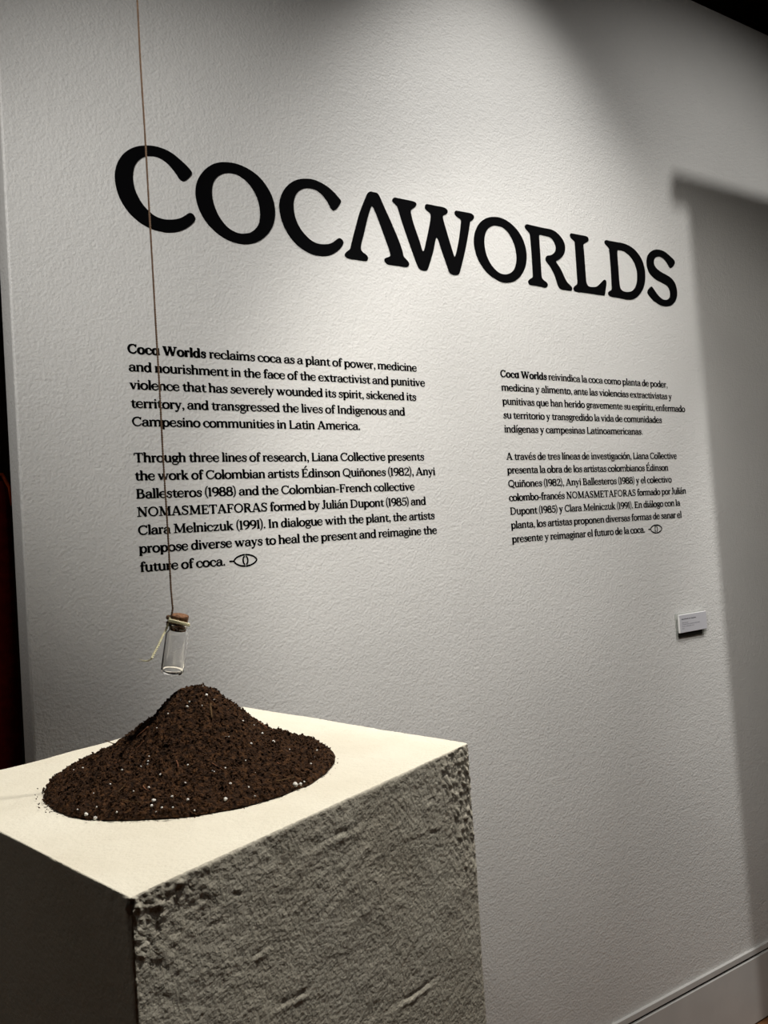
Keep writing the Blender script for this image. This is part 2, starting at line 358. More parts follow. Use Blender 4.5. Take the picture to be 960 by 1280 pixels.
def glyphs():
    G = {}
    G['l'] = ([stem(120, 0, 720)] + foot(120) + flag(120, 740), 232)
    di = [stem(120, 0, 470)] + foot(120) + flag(120, 490)
    G['i'] = (di + [dot(118, 630)], 236)
    G['í'] = (di + [acute(118, 570)], 236)
    def arch(x): return sm((x, 300, 58), (x + 35, 390, 58), (x + 110, 452, 72), (x + 200, 448, 86), (x + 262, 390, S), (x + 272, 300, S), (x + 272, 250, S))
    n = [stem(115, 0, 470)] + foot(115) + flag(115, 490) + [arch(115), stem(387, 0, 260)] + foot(387)
    G['n'] = (n, 505)
    G['ñ'] = (n + [sm((150, 590, 55), (200, 640, 62), (260, 615, 62), (320, 590, 62), (370, 640, 55))], 505)
    G['m'] = (n + [arch(387), stem(659, 0, 260)] + foot(659), 775)
    G['h'] = ([stem(115, 0, 720)] + foot(115) + flag(115, 740) + [arch(115), stem(387, 0, 260)] + foot(387), 505)
    G['u'] = ([sm((112, 460, S), (112, 300, S), (114, 150, S), (150, 55, 86), (230, 20, 70), (310, 45, 58), (378, 130, 54)), stem(392, 0, 470)] + flag(112, 490) + flag(392, 490) + [ln((392, 25, 46), (455, 25, 46))], 500)
    G['r'] = ([stem(115, 0, 470)] + foot(115, 0, 80, 95) + flag(115, 490) + [sm((115, 280, 58), (150, 380, 60), (215, 440, 72), (285, 425, 96))], 345)
    bl = arc(225, 235, 150, 220, 0, 360, n=22)
    G['d'] = ([bl, stem(390, 0, 720)] + flag(390, 740) + [ln((390, 25, 46), (458, 25, 46))], 505)
    br = arc(285, 235, 155, 220, 0, 360, n=22)
    G['b'] = ([br, stem(112, 20, 720)] + flag(112, 740), 510)
    G['p'] = ([br, stem(115, -200, 470)] + foot(115, -200) + flag(115, 490), 512)
    G['q'] = ([bl, stem(390, -200, 470)] + foot(390, -200), 500)
    G['o'] = ([arc(245, 235, 178, 222, 0, 360, n=24)], 490)
    c = sm((378, 345, 98), (335, 425, 66), (240, 460, 58), (130, 410, 76), (78, 300, S + 4), (80, 180, S + 2), (140, 60, 76), (250, 12, 60), (350, 50, 52), (405, 120, 46))
    G['c'] = ([c], 432)
    ee = sm((398, 262, 54), (385, 365, 72), (320, 440, 64), (235, 460, 58), (130, 410, 76), (78, 300, S + 4), (80, 180, S + 2), (140, 60, 76), (250, 12, 60), (350, 50, 52), (410, 120, 46))
    G['e'] = ([ee, ln((90, 258, 50), (398, 258, 50))], 465)
    G['é'] = ([ee, ln((90, 258, 50), (398, 258, 50)), acute(235, 570)], 465)
    a = [sm((95, 365, 92), (140, 430, 64), (225, 460, 58), (315, 430, 76), (345, 340, S), (345, 220, S), (345, 110, S), (372, 40, 74), (440, 28, 46)),
         sm((345, 285, 48), (220, 265, 54), (110, 215, 76), (78, 130, S), (115, 40, 76), (200, 10, 58), (290, 45, 50), (345, 120, 46))]
    G['a'] = (a, 462); G['á'] = (a + [acute(225, 570)], 462)
    G['ó'] = ([arc(245, 235, 178, 222, 0, 360, n=24), acute(245, 570)], 490)
    G['g'] = ([arc(215, 315, 132, 140, 0, 360, n=18), ln((315, 415, 46), (415, 440, 70)),
               sm((140, 200, 46), (92, 130, 52), (130, 72, 66), (260, 52, 74), (375, 20, 74), (405, -60, 64), (340, -150, 58), (215, -178, 56), (90, -145, 58), (55, -75, 60), (105, 5, 54), (190, 50, 50))], 445)
    G['s'] = ([sm((335, 370, 84), (295, 440, 56), (205, 458, 56), (115, 415, 80), (105, 335, 90), (185, 270, 92), (285, 215, 94), (318, 130, 90), (270, 40, 66), (185, 12, 56), (95, 40, 58), (62, 110, 86))], 390)
    G['t'] = ([bt((158, 600, 40), (155, 470, S)), sm((155, 470, S), (155, 280, S), (157, 120, S), (190, 38, 78), (250, 18, 62), (325, 60, 44)), ln((45, 443, 50), (305, 443, 50))], 335)
    G['f'] = ([sm((305, 655, 98), (255, 705, 62), (190, 690, 72), (148, 600, S), (145, 470, S), (145, 300, S)), stem(145, 0, 310), ln((45, 443, 50), (285, 443, 50))] + foot(145, 0, 85, 100), 315)
    def tops(*xs): return [ln((x - 62, 447, 46), (x + 62, 447, 46)) for x in xs]
    G['v'] = ([bt((95, 450, S + 6), (238, 10, S)), bt((372, 450, 56), (245, 10, 62))] + tops(92, 372), 460)
    G['w'] = ([bt((95, 450, S + 4), (225, 10, S)), bt((350, 440, 56), (235, 10, 62)), bt((345, 450, S + 4), (478, 10, S)), bt((610, 450, 56), (485, 10, 62))] + tops(92, 345, 612), 705)
    G['y'] = ([bt((95, 450, S + 6), (245, 20, S)), sm((372, 450, 56), (300, 200, 58), (215, -40, 64), (150, -160, 68), (75, -165, 96))] + tops(92, 372), 460)
    G['x'] = ([bt((95, 450, S + 10), (365, 20, S + 10)), bt((355, 450, 54), (100, 20, 54))] + tops(100, 350) + [ln((40, 24, 46), (160, 24, 46)), ln((300, 24, 46), (425, 24, 46))], 462)
    G['z'] = ([ln((75, 442, 54), (365, 442, 54)), bt((352, 440, 84), (85, 28, 84)), ln((65, 27, 54), (378, 27, 54)), ln((72, 440, 50), (64, 345, 46)), ln((380, 28, 50), (392, 130, 46))], 445)
    G['k'] = ([stem(115, 0, 720)] + foot(115) + flag(115, 740) + [bt((345, 440, 58), (150, 215, 58)), bt((215, 275, S), (395, 15, S + 6)), ln((280, 447, 46), (420, 447, 46)), ln((330, 24, 46), (470, 24, 46))], 500)
    # capitals
    def ends(x, y0=0, y1=690, l=80, r=80): return foot(x, y0, l, r) + foot(x, y1, l, r, -1)
    C = sm((540, 520, 60), (470, 625, 66), (345, 660, 60), (180, 590, 84), (95, 430, 100), (95, 260, 100), (180, 95, 84), (345, 28, 62), (480, 75, 58), (560, 175, 52))
    G['C'] = ([C, ln((545, 515, 50), (560, 660, 46))], 620)
    G['L'] = ([stem(145, 0, 690)] + ends(145) + [ln((140, 28, 54), (470, 28, 54)), ln((478, 30, 56), (492, 165, 54))], 530)
    G['I'] = ([stem(145, 0, 690)] + ends(145), 290)
    G['T'] = ([stem(295, 0, 690)] + foot(295, 0, 100, 100) + [ln((55, 662, 54), (535, 662, 54)), ln((52, 655, 54), (42, 530, 50)), ln((538, 655, 54), (548, 530, 50))], 590)
    sl = [stem(150, 0, 690), ln((65, 665, 46), (150, 665, 46)), ln((65, 25, 46), (150, 25, 46))]
    G['B'] = (sl + [sm((150, 662, 54), (310, 660, 58), (405, 610, 84), (420, 520, S), (385, 420, 76), (290, 375, 54), (150, 370, 52)), sm((290, 372, 54), (420, 340, 76), (480, 230, S + 4), (460, 110, S), (360, 38, 64), (150, 28, 54))], 590)
    Eb = sl + [ln((150, 662, 54), (455, 662, 54)), ln((458, 655, 54), (470, 545, 50)), ln((150, 355, 52), (370, 355, 52)), ln((372, 430, 46), (372, 280, 46))]
    E = Eb + [ln((150, 28, 54), (480, 28, 54)), ln((486, 30, 56), (502, 160, 50))]
    G['E'] = (E, 560); G['É'] = (E + [acute(320, 770)], 560)
    G['F'] = (Eb + [ln((150, 25, 46), (260, 25, 46))], 525)
    G['D'] = (sl + [sm((150, 662, 54), (330, 655, 60), (500, 570, 86), (570, 420, 100), (570, 260, 100), (500, 115, 86), (330, 35, 60), (150, 28, 54))], 690)
    G['N'] = ([bt((150, 0, 60), (150, 690, 60)), bt((140, 690, S + 10), (570, 0, S + 10)), bt((570, 0, 60), (570, 690, 60)), ln((55, 665, 46), (150, 665, 46)), ln((55, 25, 46), (245, 25, 46)), ln((480, 665, 46), (660, 665, 46))], 715)
    O = arc(350, 345, 265, 318, 0, 360, 102, 60, 26)
    G['O'] = ([O], 700)
    G['Q'] = ([O, sm((330, 110, 60), (430, 60, 80), (520, -40, 86), (640, -90, 56))], 700)
    G['M'] = ([bt((150, 0, 58), (160, 690, 58)), bt((165, 690, S + 8), (410, 40, S)), bt((665, 690, 58), (415, 40, 62)), bt((680, 0, S), (672, 690, S)), ln((65, 665, 46), (180, 665, 46)), ln((60, 25, 46), (240, 25, 46)), ln((660, 665, 46), (765, 665, 46)), ln((590, 25, 46), (775, 25, 46))], 830)
    G['A'] = ([bt((110, 20, 58), (318, 690, 62)), bt((330, 690, S + 6), (560, 10, S + 8)), ln((190, 215, 50), (470, 215, 50)), ln((40, 25, 46), (210, 25, 46)), ln((470, 25, 46), (650, 25, 46))], 680)
    G['S'] = ([sm((435, 540, 58), (370, 640, 64), (255, 662, 58), (130, 600, 90), (115, 480, 96), (220, 390, 98), (350, 310, 100), (420, 200, 98), (370, 75, 76), (240, 28, 58), (120, 75, 60), (68, 190, 54)), ln((440, 540, 46), (450, 650, 44)), ln((66, 180, 46), (60, 60, 44))], 520)
    G['R'] = (sl + [ln((150, 25, 46), (240, 25, 46)), sm((150, 662, 54), (320, 660, 60), (430, 600, 86), (445, 500, S), (400, 400, 76), (300, 350, 56), (150, 345, 52)), sm((310, 340, S), (420, 190, S + 4), (500, 50, 86), (590, 22, 48))], 625)
    G['J'] = ([sm((205, 690, S), (205, 450, S), (205, 200, S), (180, 70, 76), (105, 22, 62), (45, 80, 92)), ln((110, 665, 46), (300, 665, 46))], 340)
    G['W'] = ([bt((110, 680, S + 8), (290, 0, S)), bt((470, 680, 60), (300, 0, 64)), bt((465, 690, S + 8), (650, 0, S)), bt((830, 680, 60), (660, 0, 64)), ln((30, 665, 46), (215, 665, 46)), ln((385, 665, 46), (560, 665, 46)), ln((740, 665, 46), (915, 665, 46))], 930)
    # figures and points
    G['1'] = ([stem(150, 0, 690), ln((50, 625, 50), (150, 665, 56)), ln((70, 25, 46), (230, 25, 46))], 290)
    G['9'] = ([arc(250, 470, 168, 190, 0, 360, S, T, 20), sm((418, 470, S), (410, 280, S), (330, 110, 78), (180, 18, 60))], 490)
    G['8'] = ([arc(250, 520, 145, 145, 0, 360, S - 8, T, 18), arc(250, 190, 178, 172, 0, 360, S, T, 20)], 500)
    G['2'] = ([sm((80, 530, 96), (130, 630, 66), (240, 662, 58), (370, 600, 84), (385, 480, S), (300, 330, 74), (160, 170, 62), (75, 45, 60)), ln((75, 35, 72), (420, 35, 72)), ln((424, 40, 54), (438, 150, 46))], 480)
    G['5'] = ([ln((150, 655, 70), (400, 655, 70)), bt((130, 660, 58), (110, 360, 58)), sm((110, 365, 54), (230, 420, 58), (370, 370, 84), (410, 240, S), (360, 90, 80), (230, 25, 60), (110, 50, 66), (72, 130, 92))], 475)
    G['('] = ([sm((215, 770, 46), (120, 620, 70), (82, 330, 84), (120, 40, 70), (215, -110, 46))], 240)
    G[')'] = ([sm((25, 770, 46), (120, 620, 70), (158, 330, 84), (120, 40, 70), (25, -110, 46))], 240)
    G['.'] = ([dot(105, 55, 122)], 205)
    G[','] = ([dot(105, 60, 118), sm((135, 50, 80), (135, -30, 60), (85, -120, 40))], 205)
    G['-'] = ([ln((60, 240, 62), (270, 240, 62))], 330)
    G[' '] = ([], 205)
    G['ɑ'] = ([arc(225, 235, 150, 220, 0, 360, n=22), sm((388, 460, S), (386, 250, S), (390, 110, S), (415, 40, 70), (475, 40, 46))], 490)
    return G
GLYPH = glyphs()

def pen(w):        # pen widths of the face
    for (a, fa), (b, fb) in zip(PEN, PEN[1:]):
        if w <= b: return fa + (fb - fa) * (w - a) / (b - a)
    return w
PEN = [(0, 0), (40, 60), (60, 86), (100, 132), (156, 158), (400, 400)]
def stroke_mesh(mb, pts, cap, ox, oz, sx, sz, bold):
    """one pen stroke as a strip in the wall plane"""
    q = [(ox + x * sx, oz + y * sz, .56 * pen(wd) * sz * bold) for x, y, wd in pts]
    n = len(q); v = []; f = []
    y = WALL_Y - .0008
    for i, (x, z, h) in enumerate(q):
        dx = q[min(i + 1, n - 1)][0] - q[max(i - 1, 0)][0]; dz = q[min(i + 1, n - 1)][1] - q[max(i - 1, 0)][1]
        l = math.hypot(dx, dz) or 1; nx, nz = -dz / l, dx / l
        v += [(x + nx * h, y, z + nz * h), (x - nx * h, y, z - nz * h)]
    for i in range(n - 1): f.append((2 * i, 2 * i + 1, 2 * i + 3, 2 * i + 2))
    mb.add((v, f))
    if cap:
        for (x, z, h) in (q[0], q[-1]):
            mb.add(([(x + h * math.cos(a * math.pi / 5), y, z + h * math.sin(a * math.pi / 5)) for a in range(10)], [tuple(range(10))]))

def width(s, extra=-32): return sum(GLYPH[c][1] + extra for c in s)
def set_text(mb, s, x, z, em, sx, bold=1.0, extra=-32):
    for c in s:
        st, adv = GLYPH[c]
        for pts, cap in st: stroke_mesh(mb, pts, cap, x, z, em / 1000 * sx, em / 1000, bold)
        x += (adv + extra) * em / 1000 * sx
    return x
EM = .0257
def eye_emblem(parent, x0, z, k):
    """a leaf shaped eye with a dash before it; k = width of the leaf"""
    mb = MB(); wd = 40
    def st(p): stroke_mesh(mb, [(a, b, wd) for a, b in p], 1, x0, z, k / 1000, k / 1000, 1.0)
    st([(-180, 0), (-45, 0)])
    def lid(sgn, a0, a1): return [(500 + 500 * math.cos(math.radians(a)), sgn * 235 * math.sin(math.radians(a)) ** 1.25) for a in [a0 + (a1 - a0) * i / 14 for i in range(15)]]
    for sgn in (1, -1):
        st(lid(sgn, 0.01, 86)); st(lid(sgn, 94, 179.99))
    for sd in (-1, 1):
        st([(500 + sd * (22 + 80 * math.cos(math.radians(a))), 165 * math.sin(math.radians(a))) for a in range(-72, 73, 12)])
    mb.build('eye_emblem', M['text_ink'], parent, False)

def wall_text(name, label, left, lines, bold_words, bold_end, rest_x, eye_x, eye_z, eye_w):
    root = empty(name, (left, WALL_Y, 1.46)); tag(root, label, 'wall text')
    for i, (s, z, right) in enumerate(lines):
        if i == 0:
            mb = MB(); sx = (bold_end - left) / ((width(bold_words, 4) - 10) * EM / 1000)
            set_text(mb, bold_words, left - .0012, z, EM, sx, 1.25, 4)
            o = mb.build('bold_words', M['text_ink'], root, False); o['label'] = 'bold opening words of the text'
            x = rest_x
        else: x = left
        mb = MB(); sx = (right - x) / ((width(s) - 40) * EM / 1000)
        set_text(mb, s, x - .0008, z, EM, sx, 1.0)
        mb.build('text_line', M['text_ink'], root, False)
    eye_emblem(root, eye_x, eye_z, eye_w)
    return root
wall_text('wall_text', 'black English text column on the white wall behind the hanging vial, seen at left', .4352,
    [('reclaims coca as a plant of power, medicine', 1.8806, 1.099), ('and nourishment in the face of the extractivist and punitive', 1.8464, 1.1197),
     ('violence that has severely wounded its spirit, sickened its', 1.8121, 1.092), ('territory, and transgressed the lives of Indigenous and', 1.7768, 1.0579),
     ('Campesino communities in Latin America.', 1.7419, .9358),
     ('Through three lines of research, Liana Collective presents', 1.6732, 1.1031), ('the work of Colombian artists Édinson Quiñones (1982), Anyi', 1.6389, 1.1318),
     ('Ballesteros (1988) and the Colombian-French collective', 1.6047, 1.071), ('NOMASMETAFORAS formed by Julián Dupont (1985) and', 1.5704, 1.0998),
     ('Clara Melniczuk (1991). In dialogue with the plant, the artists', 1.536, 1.1219), ('propose diverse ways to heal the present and reimagine the', 1.5018, 1.1257),
     ('future of coca.', 1.4665, .6033)],
    'Cocɑ Worlds', .5906, .5962, .6225, 1.4735, .0487)
wall_text('wall_text', 'black Spanish text column on the white wall, at right above the small card', 1.3537,
    [('reivindica la coca como planta de poder,', 1.8806, 1.9846), ('medicina y alimento, ante las violencias extractivistas y', 1.8464, 1.9995),
     ('punitivas que han herido gravemente su espíritu, enfermado', 1.8116, 2.0553), ('su territorio y transgredido la vida de comunidades', 1.7768, 1.9483),
     ('indígenas y campesinas Latinoamericanas.', 1.7420, 1.8632),
     ('A través de tres líneas de investigación, Liana Collective', 1.6732, 2.0021), ('presenta la obra de los artistas colombianos Édinson', 1.6393, 1.9604),
     ('Quiñones (1982), Anyi Ballesteros (1988) y el colectivo', 1.605, 1.9712), ('colombo-francés NOMASMETAFORAS formado por Julián', 1.5706, 2.0314),
     ('Dupont (1985) y Clara Melniczuk (1991). En diálogo con la', 1.5365, 2.0009), ('planta, los artistas proponen diversas formas de sanar el', 1.502, 2.0036),
     ('presente y reimaginar el futuro de la coca.', 1.4673, 1.8421)],
    'Cocɑ Worlds', 1.5114, 1.5160, 1.8665, 1.4745, .0474)

# ------------------------------------------------------------------ small card label
lab = empty('wall_label', (2.008, WALL_Y, 1.165))
tag(lab, 'small white printed card on a clear holder, low on the wall near the shadow edge', 'label')
box('acrylic_holder', 1.940, 2.072, WALL_Y - .0035, WALL_Y - .0008, 1.1575, 1.2275, M['acrylic'], lab, .0006, 1)
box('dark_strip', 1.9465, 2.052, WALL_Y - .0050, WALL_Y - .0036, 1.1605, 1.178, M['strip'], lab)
box('card', 1.946, 2.068, WALL_Y - .0110, WALL_Y - .0052, 1.1735, 1.2255, M['card_edge'], lab, .0012, 2)
box('printed_face', 1.9475, 2.0665, WALL_Y - .0116, WALL_Y - .0109, 1.1748, 1.2242, M['card'], lab)
def card_line(words, z, h, mat, name):
    mb = MB(); y = WALL_Y - .0118; x = 1.9555
    for wl in words:
        n = max(1, int(wl / .0022))
        for k in range(n):       # tiny characters, unreadable in the photograph
            a = x + wl * k / n; b = a + wl / n * .74; hh = h * random.choice((.7, .7, 1, .85))
            mb.add(([(a, y, z), (b, y, z), (b, y, z + hh), (a, y, z + hh)], [(0, 1, 2, 3)]))
        x += wl + .002
    mb.build(name, mat, lab, False)
card_line([.030, .008, .022], 1.2108, .0036, M['card_ink'], 'printed_title')
card_line([.012, .014], 1.2010, .0022, M['card_ink_grey'], 'printed_line')
card_line([.020, .012, .018, .024], 1.1960, .0022, M['card_ink_grey'], 'printed_line')
card_line([.016, .024, .010], 1.1905, .0022, M['card_ink_grey'], 'printed_line')
card_line([.010], 1.1845, .0022, M['card_ink_grey'], 'printed_line')

# ------------------------------------------------------------------ plinth
TOPZ = 1.2535
Q = [Vector((.1533, .6204)), Vector((.5952, .7830)), Vector((.4901, 1.2210)), Vector((.0412, 1.0757))]   # front, right, back, left
SCRATCH = [(0.2747,0.0670,0.3037,0.0658,0.0016,0.0022), (0.2790,0.2224,0.3905,0.2325,0.0022,0.0032), (0.1057,0.0930,0.1343,0.0922,0.0020,0.0030), (0.1384,0.1461,0.1804,0.1510,0.0022,0.0040), (0.0354,0.0269,0.0730,0.0281,0.0018,0.0020), (0.0329,0.0090,0.0554,0.0058,0.0020,-0.0030), (0.0915,0.0287,0.1119,0.0377,0.0015,-0.0024), (0.1267,0.0480,0.1922,0.0695,0.0012,0.0015), (0.1512,0.0657,0.1592,0.0765,0.0012,0.0020), (0.1831,0.0281,0.2810,0.0312,0.0030,0.0020), (0.3754,0.0441,0.4104,0.0429,0.0015,0.0020), (0.3255,0.0682,0.4159,0.0785,0.0018,-0.0014), (0.1873,0.0525,0.2362,0.0582,0.0012,0.0012), (0.0164,0.0469,0.0479,0.0758,0.0030,-0.0016), (0.0069,0.0630,0.0502,0.0982,0.0030,-0.0014), (0.2199,0.1060,0.2808,0.1071,0.0012,0.0010), (0.3209,0.1101,0.3494,0.1123,0.0015,0.0018), (0.0618,0.0480,0.0946,0.0551,0.0020,0.0010), (0.1898,0.1297,0.2516,0.1456,0.0015,-0.0010)]   # along the face, below the rim (both ends), width, depth
def plinth():
    H = TOPZ; L = .47
    eu = (Q[1] - Q[0]).normalized(); ev = (Q[3] - Q[0]).normalized()
    def pos(u, v): return Q[0] * (1 - u) * (1 - v) + Q[1] * u * (1 - v) + Q[2] * u * v + Q[3] * (1 - u) * v
    def shape(u, v, z):
        p2 = pos(u, v); p = Vector((p2.x, p2.y, z))
        # worn, rounded edges
        rad = .003 + .003 * max(0, noise.noise(p * 9)) + .003 * max(0, noise.noise(p * 14 + Vector((3, 1, 7))))
        a, b, c = u * L, v * L, z
        lo = lambda t: max(rad, min(L - rad, t))
        ca, cb, cc = lo(a), lo(b), min(H - rad, c)
        d = Vector((a - ca, b - cb, c - cc))
        if d.length > 1e-9:
            n = d.normalized(); d = n * rad
            a, b, c = ca + d.x, cb + d.y, cc + d.z
        else: n = Vector((0, 0, 1))
        q2 = pos(a / L, b / L); p = Vector((q2.x, q2.y, c))
        nw = Vector((eu.x * n.x + ev.x * n.y, eu.y * n.x + ev.y * n.y, n.z)).normalized()
        if n.z > .75: return p + nw * (-.0012 + .0007 * noise.noise(p * 12) + .0005 * noise.noise(p * 60))
        side = 1 - max(0, n.z); dz = H - z
        front = abs(n.y) > abs(n.x)
        s = a if front else b
        # slow unevenness of the hand laid plaster
        g = .0010 * noise.noise(p * 7) + .0005 * noise.noise(p * 24)
        # drag lines of the trowel, rising gently, in patches
        patch = max(0, noise.noise(p * 6 + Vector((2, 8, 1))) + .3)
        tr = noise.noise(Vector((s * 9, (dz + s * .42) * 120, 5 if front else 9)))
        g += side * .0004 * tr * patch
        # crumbly grain
        rough = .35 + 1.5 * max(0, noise.noise(p * 6 + Vector((1, 7, 3))))
        g += side * .0006 * (noise.turbulence(p * 70, 3, True) - .55) * rough
        # torn lumps at the far upper corner, the near corner and along the rim
        cr = math.exp(-((a - L) / .060) ** 2) * math.exp(-(dz / .135) ** 2) * (1 if front else .5)
        cl = math.exp(-(a / .040) ** 2) * math.exp(-(b / .040) ** 2) * math.exp(-(dz / .05) ** 2)
        rim = math.exp(-(dz / .045) ** 2) * max(0, noise.noise(p * 10 + Vector((0, 4, 4))) + .15)
        lump = noise.turbulence(Vector(((s - dz) * 140, (s + dz) * 66, 3 + b * 60 + (0 if front else a * 60))), 4, True)
        g += side * (cr * 1.25 + cl * 1.0 + rim * .55) * .0032 * (lump - .6)
        if front:
            for (s0, d0, s1, d1, wd, dp) in SCRATCH:
                vx, vz = s1 - s0, d1 - d0; l = math.hypot(vx, vz); px, pz = s - s0, dz - d0
                t = (px * vx + pz * vz) / (l * l)
                if -.2 < t < 1.2:
                    o = (px * vz - pz * vx) / l
                    if abs(o) < 4 * wd:
                        k = max(0, math.sin(math.pi * max(0, min(1, (t + .1) / 1.2)))) * (.7 + .6 * noise.noise(p * 55))
                        o += .0012 * noise.noise(p * 40)
                        g += .26 * k * dp * (-math.exp(-(o / wd) ** 2) + .8 * math.exp(-((o + 1.9 * wd) / (1.1 * wd)) ** 2))
        return p + nw * g
    bm = bmesh.new()
    def grid(fn, n1, n2):
        vs = [[bm.verts.new(fn(i, j)) for j in range(n2)] for i in range(n1)]
        for i in range(n1 - 1):
            for j in range(n2 - 1): bm.faces.new((vs[i][j], vs[i + 1][j], vs[i + 1][j + 1], vs[i][j + 1]))
    def heights(step):
        z = [H, H - .0015, H - .003, H - .0048, H - .007]; t = H - .0095
        while t > .62: z.append(t); t -= step
        while t > .012: z.append(t); t -= .02
        return z + [0.0]
    def line(n): return sorted(set([i / n for i in range(n + 1)] + [.004, .010, .016, .984, .990, .996]))
    fine, mid = line(210), line(90)
    zf, zm = heights(.0023), heights(.0055)
    grid(lambda i, j: shape(fine[i], 0, zf[j]), len(fine), len(zf))
    grid(lambda i, j: shape(0, mid[i], zm[j]), len(mid), len(zm))
    grid(lambda i, j: shape(mid[i], 1, zm[j]), len(mid), len(zm))
    grid(lambda i, j: shape(1, mid[i], zm[j]), len(mid), len(zm))
    grid(lambda i, j: shape(mid[i], mid[j], H), len(mid), len(mid))
    bmesh.ops.remove_doubles(bm, verts=bm.verts[:], dist=.0002)
    bmesh.ops.recalc_face_normals(bm, faces=bm.faces[:])
    return bm_mesh('plinth', bm)
pl = obj('plinth', plinth(), M['plaster'], None, True)
tag(pl, 'rough cream plaster plinth with worn edges carrying the heap of soil', 'plinth')

# ------------------------------------------------------------------ heap of soil
SX, SY, SR, SH = .3028, .9103, .1575, .0965
PROF = [(0, .0965), (.012, .0945), (.022, .088), (.034, .078), (.047, .0655), (.06, .054), (.075, .042), (.09, .0325), (.105, .0255), (.12, .0195), (.135, .0145), (.147, .0095), (.154, .005), (.1575, 0), (.3, -.01)]
def prof(r):
    for (a, ha), (b, hb) in zip(PROF, PROF[1:]):
        if r <= b: return ha + (hb - ha) * (r - a) / (b - a)
    return -.01
def edge_wave(an): return 1 + .035 * noise.noise(Vector((math.cos(an) * 1.6, math.sin(an) * 1.6, 2.2))) + .012 * noise.noise(Vector((math.cos(an) * 9, math.sin(an) * 9, 5)))
def soil_z(x, y, rough=True):
    dx, dy = x - SX, y - SY
    an = math.atan2(dy, dx); r = math.hypot(dx, dy)
    k = max(0, 1 - r / .11) * .009          # the tip leans a little to the right
    rr = math.hypot(dx - .85 * k, dy + .53 * k) * edge_wave(an)
    h = prof(rr)
    if rough and h > -.001:
        p = Vector((x, y, 0)); k = min(1, max(0, (SR - r) / .012)) * .85 + .15
        h += k * (.0042 * noise.noise(p * 28) + .0032 * noise.noise(p * 70 + Vector((4, 4, 4))) + .0030 * noise.noise(p * 170) + .0016 * noise.noise(p * 380))
    return TOPZ + h
def soil_mound():
    v, f = [], []
    nr, na = 120, 360
    for i in range(nr + 1):
        t = (i / nr) ** .9
        for k in range(na):
            a = 2 * math.pi * k / na
            r = t * SR / edge_wave(a)
            x, y = SX + r * math.cos(a), SY + r * math.sin(a)
            v.append((x, y, max(soil_z(x, y), TOPZ + .0004) if i < nr else TOPZ + .0002))
    for i in range(nr):
        for k in range(na):
            f.append((i * na + k, (i + 1) * na + k, (i + 1) * na + (k + 1) % na, i * na + (k + 1) % na))
    f.append(tuple(range(nr * na + na - 1, nr * na - 1, -1)))
    return mesh_of('soil_heap', v, f)
mound = empty('soil_mound', (SX, SY, TOPZ))
tag(mound, 'conical heap of dark brown potting soil with white grains on the plinth top', 'soil')
obj('soil_heap', soil_mound(), M['soil'], mound)
def shard(c, s, flat=.7):
    """a small angular lump"""
    m = Matrix.Rotation(random.uniform(0, 6.28), 3, Vector((random.uniform(-1, 1), random.uniform(-1, 1), random.uniform(-1, 1) + .01)).normalized())
    base = [(1, 0, 0), (-1, 0, 0), (0, 1, 0), (0, -1, 0), (0, 0, 1), (0, 0, -1)]
    sc = (s * random.uniform(.7, 1.5), s * random.uniform(.6, 1.0), s * flat * random.uniform(.5, 1))
    v = []
    for b in base:
        q = Vector([b[i] * sc[i] * random.uniform(.7, 1.25) for i in range(3)]); v.append(tuple(Vector(c) + m @ q))
    return v, [(0, 2, 4), (2, 1, 4), (1, 3, 4), (3, 0, 4), (2, 0, 5), (1, 2, 5), (3, 1, 5), (0, 3, 5)]
mb = MB()
for i in range(9000):
    r = SR * math.sqrt(random.random()) * 1.003; a = random.uniform(0, 6.2832)
    x, y = SX + r * math.cos(a), SY + r * math.sin(a)
    s = random.choice((.0008, .0010, .0012, .0016, .0022))
    mb.add(shard((x, y, max(soil_z(x, y) + s * .3, TOPZ + s * 1.2)), s))
for i in range(70):       # crumbs that rolled off the rim
    r = SR * random.uniform(1.0, 1.055); a = random.uniform(0, 6.2832); s = random.uniform(.0005, .0012)
    mb.add(shard((SX + r * math.cos(a), SY + r * math.sin(a), TOPZ + s * 1.2), s))
o = mb.build('soil_crumbs', M['soil'], mound, False); o['kind'] = 'stuff'
def pebble(c, s):
    bm = bmesh.new(); bmesh.ops.create_icosphere(bm, subdivisions=2, radius=s)
    k = random.uniform(0, 50)
    for vv in bm.verts: vv.co *= 1 + .28 * noise.noise(vv.co / s * 1.3 + Vector((k, 0, 0)))
    me = bm_mesh('perlite_grain', bm); me.transform(Matrix.Translation(c)); return me
